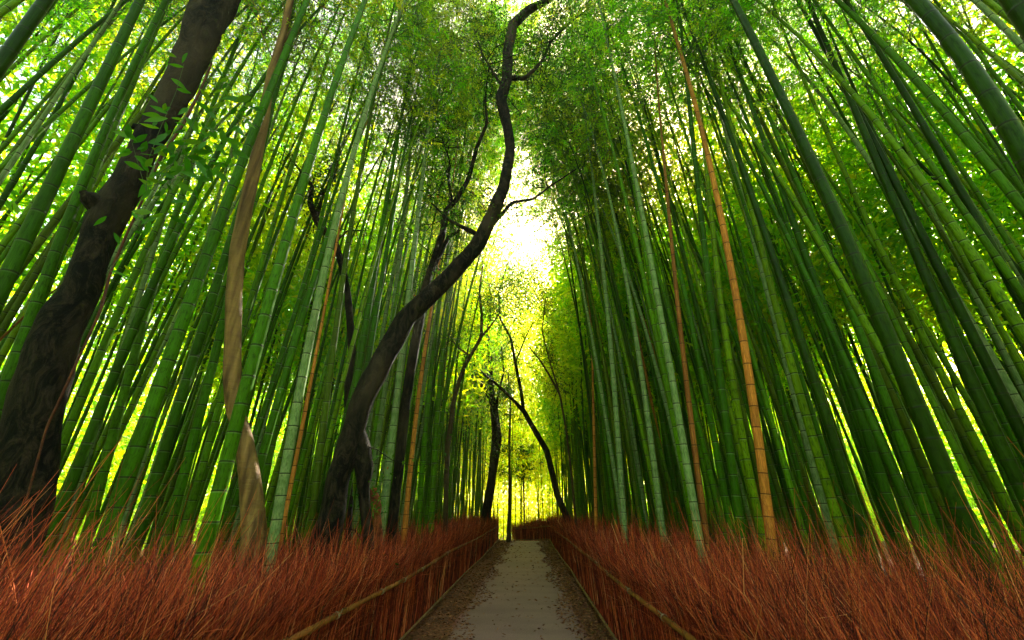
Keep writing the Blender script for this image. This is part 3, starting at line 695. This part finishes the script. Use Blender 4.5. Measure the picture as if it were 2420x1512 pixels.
# the rest of the grove as one mass: culms and foliage
def far_culms():
    pts = [(x, y) for x, y, _ in rest]
    rs = np.random.default_rng(5)
    for _ in range(260):
        y = rs.uniform(40, 58); x = rs.uniform(-26, 26)
        if abs(x) > 9 or rs.random() < .15 or (y > 46 and rs.random() < .7): pts.append((x, y))
    n = len(pts); pts = np.array(pts)
    K = 34; s = np.linspace(0, 1, K)
    H_ = rs.uniform(12, 17, n); b = rs.normal(size=(n, 2))*.8; ln = rs.normal(size=(n, 2))*.4
    P = np.zeros((n, K, 3))
    for a in range(2): P[:, :, a] = pts[:, a:a+1]+b[:, a:a+1]*s[None]**2.5+ln[:, a:a+1]*s[None]
    P[:, :, 2] = g(pts[:, 1])[:, None]-.1+H_[:, None]*s[None]
    rad = rs.uniform(.035, .06, n)[:, None]*(1-.9*s**1.3)[None]
    V, F = tubes(P, rad, 6)
    vv = (np.arange(K)*1.5)[None].repeat(n, 0)
    uv = np.stack([np.tile(np.abs(np.arange(6)/6-.5)*2, n*K), np.repeat(vv.ravel(), 6)], -1)
    o = link('bamboo_grove', mesh('bamboo_grove', V, F, M['green_far'], uv=uv, tone=np.repeat(rs.random(n), K*6)))
    tag(o, 'mass of far bamboo culms filling the depth of the grove', 'bamboo grove', kind='stuff')
    m = 520; k = np.repeat(np.arange(n), m); N = len(k)
    u = rs.uniform(.46, 1.0, N); rr = .35+1.1*np.sin(math.pi*np.clip((u-.3)/.75, 0, 1))*rs.random(N)**.6
    th = rs.uniform(0, 6.28, N); ctr = np.stack([np.take_along_axis(P[:, :, a][k], (u*(K-1)).astype(int)[:, None], 1)[:, 0] for a in range(3)], -1)
    pos = ctr+np.stack([rr*np.cos(th), rr*np.sin(th), rs.normal(size=N)*.3-rr*.2], -1)
    # gather the leaves into sprays
    pos = pos[rs.integers(0, N, N)//6*6 % N]+rs.normal(size=(N, 3))*.22
    nc = 1200; cx_ = rs.uniform(-14, 14, nc); cy_ = rs.uniform(-12, 14, nc)
    keep = (np.abs(cx_) > 3) | (cy_ < 2) | (rs.random(nc) < .3); cx_, cy_ = cx_[keep], cy_[keep]; nc = len(cx_)
    cc = np.stack([cx_, cy_, rs.uniform(12.5, 16.5, nc)], -1)  # overhead sprays; those out of view are added to cut light on the culms
    ce = 170; cc = np.concatenate([cc, np.stack([rs.normal(size=ce)*1.3-.2, rs.uniform(12, 26, ce), rs.uniform(11.5, 17.5, ce)], -1)]); nc += ce      # sprays meeting over the path
    over = rs.integers(0, nc, 42000)
    pos = np.concatenate([pos, cc[over]+rs.normal(size=(42000, 3))*.26]); N = len(pos)
    d = rs.normal(size=(N, 3)); d[:, 2] -= .4
    sz = np.ones(N); sz[-42000:] = .5
    V, F = leaves(pos, d, rs.uniform(.2, .42, N)*sz, rs.uniform(.05, .1, N)*sz)
    o = link('bamboo_foliage', mesh('bamboo_foliage', V, F, M['leaf_far'], tone=np.repeat(np.clip(rs.normal(.5, .25, N), 0, 1), 4), smooth=False))
    tag(o, 'sunlit yellow green foliage of the far bamboo grove, with unseen sprays overhead cutting light', 'foliage', kind='stuff')
    # undergrowth and leaf wall further back
    N = 640000; cl = 14500
    az = rs.uniform(-R(66), R(66), cl); rho = rs.uniform(44, 74, cl); zz = rs.random(cl)**1.25*13
    cc = np.stack([rho*np.sin(az), rho*np.cos(az), zz], -1)
    m_ = 4200; sx_ = np.where(rs.random(m_) < .5, -1, 1); yl = rs.uniform(-24, 50, m_)      # the lit margins either side of the grove, extended unseen behind against frontal light
    cc[:m_] = np.stack([sx_*rs.uniform(16, 24, m_), yl, rs.random(m_)**1.05*15], -1)
    mb = 1100; cc[m_:m_+mb] = np.stack([rs.uniform(-22, 22, mb), rs.uniform(-24, -17, mb), rs.random(mb)*13], -1)      # the grove goes on behind, added out of view to cut frontal light
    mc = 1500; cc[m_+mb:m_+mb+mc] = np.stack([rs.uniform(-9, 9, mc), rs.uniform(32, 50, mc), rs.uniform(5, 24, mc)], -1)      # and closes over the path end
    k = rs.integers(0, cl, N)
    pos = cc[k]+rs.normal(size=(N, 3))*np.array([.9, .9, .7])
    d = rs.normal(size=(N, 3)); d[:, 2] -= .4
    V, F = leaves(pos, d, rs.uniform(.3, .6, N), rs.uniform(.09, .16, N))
    o = link('distant_foliage', mesh('distant_foliage', V, F, M['leaf_far'], tone=np.repeat(np.clip((rs.normal(.5, .15, cl)+.4*(np.abs(cc[:, 0]) < 9)*(cc[:, 1] > 20))[k]+rs.normal(0, .15, N), 0, 1), 4), smooth=False))  # path end leaves toned yellower: the glow is put into their colour
    tag(o, 'lime foliage tinted to glow, closing the view beyond the path end and unseen behind', 'foliage', kind='stuff')
far_culms()

# ------------------------------------------------------------------ broadleaved trees
def smooth_poly(P, r, step):
    P = np.asarray(P, float); L = np.concatenate([[0], np.cumsum(np.linalg.norm(np.diff(P, axis=0), axis=1))])
    s = np.arange(0, L[-1], step); s = np.append(s, L[-1])
    Q = np.stack([np.interp(s, L, P[:, i]) for i in range(3)], -1); rr = np.interp(s, L, r)
    k = max(3, int(.35*L[-1]/len(P)/step)); k += 1-k % 2
    ker = np.hanning(k+2)[1:-1]; ker /= ker.sum()
    def sm(a): return np.convolve(np.pad(a, k//2, mode='reflect', reflect_type='odd'), ker, 'valid')
    return np.stack([sm(Q[:, i]) for i in range(3)], -1), np.interp(s, L, r), s
def limb_geo(pix, rho, down=None, sides=16, rough=.06, step=.06, drho=0.0, seed=0):
    """pix: (x, y, width px) from base up"""
    pix = np.array(pix, float); rhos = rho+drho*np.linspace(0, 1, len(pix))
    W = np.array([at(x, y, q) for (x, y, _), q in zip(pix, rhos)])
    rad = []
    for i in range(len(pix)):
        P = W[i]; d = np.array([P[1], -P[0], 0.]); d /= np.linalg.norm(d)
        a, _ = project(P-d*.05); c, _ = project(P+d*.05)
        j0, j1 = max(i-1, 0), min(i+1, len(pix)-1)
        t = pix[j1, :2]-pix[j0, :2]; t /= np.linalg.norm(t); e = (c-a)/.1
        # a tube is seen square to its own axis
        s1 = abs(e[0]*t[1]-e[1]*t[0])
        T = W[j1]-W[j0]; T /= np.linalg.norm(T); v = P-CAM; nn = np.cross(T, v); nn /= np.linalg.norm(nn)
        a, _ = project(P-nn*.05); c, _ = project(P+nn*.05); e = (c-a)/.1
        s1 = abs(e[0]*t[1]-e[1]*t[0])
        rad.append(pix[i, 2]/2/s1)
    rad = np.array(rad)
    if down:
        b = W[0]; dirn = W[0]-W[1]; k = (b[2]-float(g(b[1]))+.1)/max(-dirn[2], .05); 
        end = b+dirn*np.array([.5, .5, 1])*k; end[2] = float(g(b[1]))-.1
        W = np.vstack([end, W]); rad = np.concatenate([[rad[0]*down], rad])
    Q, r, s = smooth_poly(W, rad, step)
    V, F = tubes(Q[None], r[None], sides)
    V = V.reshape(len(Q), sides, 3); c = Q[:, None]
    th = np.arange(sides)*2*math.pi/sides
    rs = np.random.default_rng(seed); f = np.zeros((len(Q), sides))
    for _ in range(22):
        ka = rs.integers(1, 6); kb = rs.uniform(.8, 16)
        f += np.sin(ka*th[None]+kb*s[:, None]+rs.uniform(0, 6.28))*rs.uniform(.2, 1)/(1+kb*.12)
    V = c+(V-c)*(1+rough*f[..., None]/2.0)
    return V.reshape(-1, 3), F, Q, r
def twig_cloud(Q, n, length, r0, seed, up=.3):
    rs = np.random.default_rng(seed)
    b = Q[rs.integers(int(len(Q)*.35), len(Q), n)]
    d = norm(rs.normal(size=(n, 3))+np.array([0, 0, up])); l = rs.uniform(.4, 1, n)*length
    K = 6; P = np.empty((n, K, 3)); P[:, 0] = b; cur = b.copy(); dd = d
    for i in range(1, K):
        dd = norm(dd+rs.normal(size=(n, 3))*.28+np.array([0, 0, .06])); cur = cur+dd*(l/(K-1))[:, None]; P[:, i] = cur
    rad = r0*np.linspace(1, .2, K)[None]*rs.uniform(.6, 1.2, n)[:, None]
    m = n*5; k = rs.integers(0, n, m); j = rs.integers(1, K, m); b2 = P[k, j]
    d2 = norm(rs.normal(size=(m, 3))+.4*norm(P[k, -1]-P[k, 0])); l2 = rs.uniform(.2, .5, m)*length*.5
    P2 = np.stack([b2, b2+d2*l2[:, None]*.5+rs.normal(size=(m, 3))*.03, b2+d2*l2[:, None]], 1)
    g1 = tubes(P, rad, 5); g2 = tubes(P2, np.tile(r0*.3*np.array([1, .7, .3]), (m, 1)), 3)
    return join([g1, g2]), np.concatenate([P[:, 2:].reshape(-1, 3), P2[:, 1], P2[:, 2]])
def leaf_cloud(pts, n, spread, ln, seed, wd=.42):
    rs = np.random.default_rng(seed); k = rs.integers(0, len(pts), n)
    pos = pts[k]+rs.normal(size=(n, 3))*(spread[k][:, None] if np.ndim(spread) else spread)
    d = rs.normal(size=(n, 3)); d[:, 2] -= .3
    l = rs.uniform(.6, 1.1, n)*ln
    V, F = leaves(pos, d, l, l*wd, .15)
    return V, F, np.repeat(np.clip(rs.normal(.45, .2, len(pts))[k]+rs.normal(0, .15, n), 0, 1), 4)
def tree(label, cat, mat, rho, trunk, limbs=(), twigs=0, tlen=1.2, nleaf=0, down=1.3, rough=.06, seed=1, extra_leaf=None, leafln=.08, tr0=.012, sides=18, spread=.12):
    base = at(*trunk[0][:2], rho); root = bpy.data.objects.new('tree', None); C.objects.link(root)
    root.location = (base[0], base[1], float(g(base[1]))); off = np.array(root.location)
    tag(root, label, cat)
    V, F, Q, r = limb_geo(trunk, rho, down, sides, rough, seed=seed)
    link('trunk', mesh('trunk', V-off, F, M[mat]), root)
    qs = [Q]
    for i, (pix, dr) in enumerate(limbs):
        V, F, Q2, r = limb_geo(pix, rho, None, 10, rough, seed=seed+i+1, drho=dr)
        link('limb', mesh('limb', V-off, F, M[mat]), root); qs.append(Q2)
    allq = np.concatenate([q[len(q)//2:] if i == 0 else q for i, q in enumerate(qs)])
    tips = []
    if twigs:
        (V, F), tp = twig_cloud(allq, twigs, tlen, tr0, seed+50)
        link('twigs', mesh('twigs', V-off, F, M[mat]), root); tips.append(tp)
    sp_ = spread
    if extra_leaf is not None:
        k_ = max(1, int(1.3*sum(len(q) for q in tips)/len(extra_leaf))) if tips else 1
        sp_ = np.concatenate([np.full(sum(len(q) for q in tips), spread), np.full(len(extra_leaf)*k_, .34)])
        tips = tips+[np.repeat(extra_leaf, k_, 0)]
    if nleaf:
        V, F, tn = leaf_cloud(np.concatenate(tips), nleaf, sp_, leafln, seed+90)
        link('foliage', mesh('foliage', V-off, F, M['tree_leaf'], tone=tn, smooth=False), root)
    return root
def blob(cx, cy, rx, ry, rho, n, seed, drho=1.5):
    rs = np.random.default_rng(seed); P = []
    while len(P) < n:
        a, b = rs.uniform(-1, 1, 2)
        if a*a+b*b < 1: P.append(at(cx+a*rx, cy+b*ry, rho+rs.uniform(-drho, drho)))
    return np.array(P)

# the big black trunk
tree('massive black knobbly trunk leaning inward at the side of the grove', 'tree', 'bark', 5.2,
     [(45, 1190, 175), (60, 1130, 165), (75, 1006, 150), (100, 890, 140), (145, 756, 118), (185, 700, 98), (215, 625, 90), (240, 550, 92), (262, 495, 98), (300, 430, 84), (340, 350, 76), (380, 280, 80), (425, 200, 88), (465, 100, 96), (510, 0, 112), (545, -90, 110)],
     [([(250, 500, 60), (225, 478, 48), (205, 466, 40), (195, 452, 18)], 0.0), ([(350, 320, 36), (325, 302, 24), (312, 296, 12)], 0.0)],
     down=1.15, rough=.07, seed=3, sides=28)
# tan trunk
tree('smooth tan trunk twisting behind the crossing bamboo culm', 'tree', 'bark_pale', 5.6,
     [(600, 1256, 66), (597, 1200, 58), (588, 1110, 54), (575, 1030, 46), (553, 965, 42), (548, 900, 44), (549, 830, 42), (553, 700, 42), (560, 600, 40), (578, 500, 36), (600, 400, 32), (620, 300, 28), (640, 175, 22), (670, 75, 18), (688, -10, 18)],
     [([(660, 110, 12), (690, 70, 8), (715, 30, 6), (735, -20, 5)], 0.0)], down=1.1, rough=.045, seed=8, twigs=10, tlen=1.5)
# leaning forked trunk
tree('long dark trunk bowing over the path from a forked foot', 'tree', 'bark', 6.1,
     [(775, 1250, 66), (785, 1226, 62), (797, 1131, 56), (830, 1036, 54), (855, 946, 54), (893, 870, 52), (935, 795, 50), (960, 750, 46), (1056, 660, 40), (1128, 580, 36), (1166, 500, 31), (1191, 440, 27), (1206, 350, 23), (1199, 300, 23), (1183, 235, 26), (1197, 190, 25), (1199, 125, 24), (1211, 60, 24), (1246, 25, 22), (1296, 0, 17), (1340, -30, 12)],
     [([(845, 1020, 36), (855, 1060, 44), (862, 1110, 46), (858, 1150, 30), (862, 1190, 26), (868, 1250, 28), (870, 1300, 30)], 0.0),
      ([(1203, 184, 14), (1240, 185, 11), (1262, 165, 9), (1285, 138, 7), (1300, 100, 5), (1345, 55, 4), (1390, 20, 3)], .6),
      ([(1192, 215, 8), (1165, 170, 6), (1140, 130, 4), (1120, 70, 3)], .5),
      ([(1140, 560, 14), (1100, 540, 10), (1060, 520, 7), (1020, 480, 4)], .6),
      ([(1150, 545, 12), (1210, 478, 8), (1260, 470, 6), (1300, 440, 4), (1360, 400, 3)], 1.0)],
     twigs=60, tlen=1.8, nleaf=15000, seed=12, leafln=.075, extra_leaf=np.concatenate([blob(1320, 150, 120, 120, 7, 110, 1), blob(1280, 20, 180, 60, 6.5, 60, 2), blob(1140, 60, 70, 60, 6.5, 25, 3), blob(1330, 340, 90, 110, 9, 70, 4), blob(1110, 300, 90, 120, 9, 50, 8)]), sides=22)
# rotten stump
st = at(880, 1240, 6.9)
root = bpy.data.objects.new('stump', None); C.objects.link(root); root.location = (st[0], st[1], float(g(st[1])))
tag(root, 'short rotten red brown stump at the foot of the forked trunk', 'stump')
V, F, Q, r = limb_geo([(884, 1250, 40), (882, 1220, 36), (884, 1190, 34), (880, 1168, 26), (886, 1150, 8)], 6.9, 1.2, 18, .12, .04, seed=31)
link('stump_wood', mesh('stump_wood', V-np.array(root.location), F, M['rot']), root)
Vs, Fs, tn = leaf_cloud(np.array([at(860+rng.uniform(-14, 40), 1130+rng.uniform(0, 110), 6.7) for _ in range(30)])-np.array(root.location), 420, .05, .04, 77, .6)
link('leaves', mesh('leaves', Vs, Fs, M['shoot_leaf'], tone=tn, smooth=False), root)
# second dark trunk
tree('straight dark trunk leaning beside the banded orange culm', 'tree', 'bark', 7.4,
     [(927, 1240, 25), (935, 1160, 24), (942, 1106, 24), (957, 956, 24), (977, 831, 24), (992, 756, 22), (998, 700, 20), (1013, 650, 17), (1046, 550, 15), (1051, 500, 14), (1076, 475, 12), (1106, 425, 11), (1126, 350, 9), (1151, 290, 7), (1146, 240, 5), (1156, 150, 3)],
     [([(1046, 520, 10), (1068, 480, 8), (1060, 430, 6), (1062, 380, 4), (1045, 330, 3)], .4), ([(1010, 660, 12), (1060, 560, 10), (1085, 545, 6)], .3)],
     twigs=46, tlen=1.4, nleaf=3500, seed=17)
tree('crooked dark thin trunk behind the smooth green culm', 'tree', 'bark', 8.0,
     [(826, 1180, 17), (822, 1080, 17), (822, 981, 18), (822, 906, 19), (832, 831, 19), (827, 756, 18), (820, 690, 17), (806, 620, 17), (790, 570, 17), (750, 525, 17), (732, 480, 14), (738, 440, 10), (715, 410, 7), (690, 380, 4)],
     [([(748, 520, 9), (765, 450, 7), (790, 420, 5), (800, 380, 3)], .3), ([(790, 575, 6), (820, 545, 4), (860, 545, 3)], .4)], twigs=26, tlen=1.1, nleaf=1800, seed=21)
tree('thin curving dark trunk on the fence side of the pair by the path', 'tree', 'bark_warm', 12.0,
     [(1052, 1240, 12), (1054, 1150, 12), (1057, 1056, 12), (1072, 946, 11), (1085, 900, 10), (1097, 866, 9), (1137, 796, 8), (1138, 740, 6), (1132, 690, 5), (1140, 630, 4)],
     [([(1137, 796, 6), (1162, 766, 4), (1180, 740, 3)], .3), ([(1110, 840, 5), (1080, 820, 4), (1060, 790, 3)], .3)], twigs=30, tlen=1.3, nleaf=3500, seed=25)
tree('dark trunk at the path edge forking into wide thin limbs', 'tree', 'bark', 21.0,
     [(1145, 1246, 25), (1150, 1205, 22), (1162, 1131, 20), (1171, 1031, 17), (1165, 965, 15), (1160, 900, 10), (1158, 850, 10), (1152, 790, 8), (1160, 700, 6), (1150, 640, 4)],
     [([(1165, 960, 10), (1147, 921, 10), (1102, 876, 7), (1080, 840, 5), (1062, 821, 4)], .5), ([(1170, 1000, 7), (1175, 940, 6), (1190, 880, 5), (1185, 820, 3)], .5),
      ([(1166, 1120, 14), (1180, 1040, 12), (1172, 960, 8), (1150, 880, 5), (1135, 800, 3)], .8)],
     twigs=70, tlen=2.0, nleaf=20000, seed=29, extra_leaf=np.concatenate([blob(1240, 620, 80, 70, 19.5, 110, 5, 2), blob(1190, 690, 60, 50, 19, 50, 6, 2)]), leafln=.11)
tree('slender dark tree leaning in towards the path end, fork halfway up', 'tree', 'bark', 17.5,
     [(1350, 1250, 18), (1340, 1225, 16), (1317, 1171, 14), (1292, 1066, 14), (1257, 1006, 12), (1237, 971, 11), (1217, 950, 8), (1182, 915, 7), (1152, 891, 5), (1112, 856, 3)],
     [([(1237, 972, 9), (1232, 931, 8), (1217, 856, 7), (1207, 800, 6), (1180, 750, 5), (1178, 690, 4), (1200, 620, 3)], .4), ([(1217, 860, 4), (1240, 800, 3), (1260, 760, 2)], .4)],
     twigs=60, tlen=2.0, nleaf=9000, seed=33, extra_leaf=np.concatenate([blob(1235, 690, 70, 60, 17, 50, 7, 2)]), leafln=.1)
tree('thin pale brown trunk standing where the path crests', 'tree', 'bark_warm', 26.0,
     [(1201, 1262, 9), (1203, 1200, 7), (1204, 1130, 6), (1203, 1050, 6), (1206, 960, 4), (1200, 880, 3)], twigs=14, tlen=1.5, nleaf=1500, seed=37, tr0=.02, leafln=.14)
tree('faint thin trunk far beyond the path crest in yellow light', 'tree', 'bark_warm', 36.0,
     [(1239, 1262, 5), (1238, 1200, 4), (1237, 1140, 4), (1236, 1060, 3)], twigs=20, tlen=2.0, nleaf=2500, seed=39, tr0=.02, leafln=.2)
tree('thin branching tree arching out of the culms over the path', 'tree', 'bark_warm', 14.0,
     [(1350, 1120, 5), (1335, 1000, 5), (1322, 930, 5), (1300, 890, 5), (1275, 850, 4), (1250, 820, 3)],
     [([(1322, 930, 4), (1300, 860, 3), (1280, 780, 3), (1290, 700, 2)], .2)], twigs=40, tlen=1.2, nleaf=1800, seed=41)

# ------------------------------------------------------------------ leafy shoot in front of the black trunk
def shoot():
    rho = 4.7; base = at(335, 450, rho)
    root = bpy.data.objects.new('leafy_shoot', None); C.objects.link(root); root.location = base; off = base
    tag(root, 'leafy green shoot with large pointed leaves on a red vine against the black trunk', 'shoot')
    vine = [(60, 1190, 7), (110, 1010, 7), (180, 860, 7), (235, 740, 8), (262, 640, 8), (305, 540, 7), (345, 455, 7), (380, 370, 7), (430, 300, 8), (470, 220, 7), (500, 150, 5)]
    V, F, Q, r = limb_geo(vine, 4.95, None, 8, .12, .05, seed=51)
    link('vine', mesh('vine', V-off, F, M['vine']), root)
    stems = [[(250, 650, 2), (330, 545, 2), (420, 430, 1.6), (520, 330, 1.2), (600, 255, .8)], [(340, 470, 2.4), (400, 400, 2), (440, 330, 1.6), (470, 260, 1.2)],
             [(345, 455, 2), (350, 380, 2), (380, 300, 1.6), (415, 220, 1.3), (435, 150, 1)], [(350, 440, 2), (430, 420, 1.8), (510, 395, 1.3), (560, 360, 1)],
             [(360, 420, 2), (450, 360, 1.8), (520, 300, 1.3), (545, 260, 1)], [(345, 450, 1.6), (330, 400, 1.3), (310, 330, 1)], [(380, 380, 1.6), (460, 340, 1.4), (520, 240, 1.2), (540, 190, 1)]]
    parts = []; sp = []
    for i, s_ in enumerate(stems):
        V, F, Q, r = limb_geo(s_, rho, None, 5, .02, .04, seed=60+i); parts.append((V-off, F)); sp.append(Q[2:])
    V, F = join(parts); link('stems', mesh('stems', V, F, M['branch']), root)
    sp = np.concatenate(sp); n = 170; rs = np.random.default_rng(66); k = rs.integers(0, len(sp), n)
    toc = norm(CAM[None]-sp[k])
    Vs, Fs, ts = [], [], []; o = 0
    for i in range(n):
        d = rs.normal(size=3)+np.array([0, 0, -.25]); d -= .75*np.dot(d, toc[i])*toc[i]; d /= np.linalg.norm(d)
        nrm = norm((toc[i]+rs.normal(size=3)*.5)[None])[0]; sd_ = np.cross(d, nrm); sd_ /= np.linalg.norm(sd_); up = np.cross(sd_, d)
        l = rs.uniform(.08, .19); wv = l*rs.uniform(.30, .40); b0 = sp[k[i]]+rs.normal(size=3)*.06-off
        prof = [(0, 0), (.12, .45), (.3, .9), (.5, 1.0), (.7, .75), (.88, .32), (1, 0)]
        vv = []
        for u, w_ in prof:
            c = b0+d*l*u-np.array([0, 0, 1])*l*.18*u*u
            vv += [c-sd_*wv*.5*w_+up*wv*.12*w_, c, c+sd_*wv*.5*w_+up*wv*.12*w_]
        for q in range(6):
            a = o+q*3; Fs += [[a, a+1, a+4, a+3], [a+1, a+2, a+5, a+4]]
        Vs += vv; ts += [rs.random()]*21; o += 21
    link('leaves', mesh('leaves', np.array(Vs), np.array(Fs), M['shoot_leaf'], tone=np.array(ts)), root)
shoot()

# ------------------------------------------------------------------ the glowing air between the culms
def haze(density):
    import bmesh
    m, t = newmat('haze'); v = t.nodes.new('ShaderNodeVolumePrincipled')
    v.inputs['Color'].default_value = (.95, .96, .68, 1); v.inputs['Density'].default_value = density; v.inputs['Anisotropy'].default_value = .55
    o = t.nodes.new('ShaderNodeOutputMaterial'); t.links.new(v.outputs[0], o.inputs[1])
    bm = bmesh.new(); bmesh.ops.create_cube(bm, size=1.0); me = bpy.data.meshes.new('haze'); bm.to_mesh(me); bm.free(); me.materials.append(m)
    h = link('haze', me); h.scale = (404, 296, 24); h.location = (0, 112, 8.5); tag(h, 'thin glowing haze hanging between the culms', kind='stuff')
HAZE = 0.0013
if HAZE: haze(HAZE)
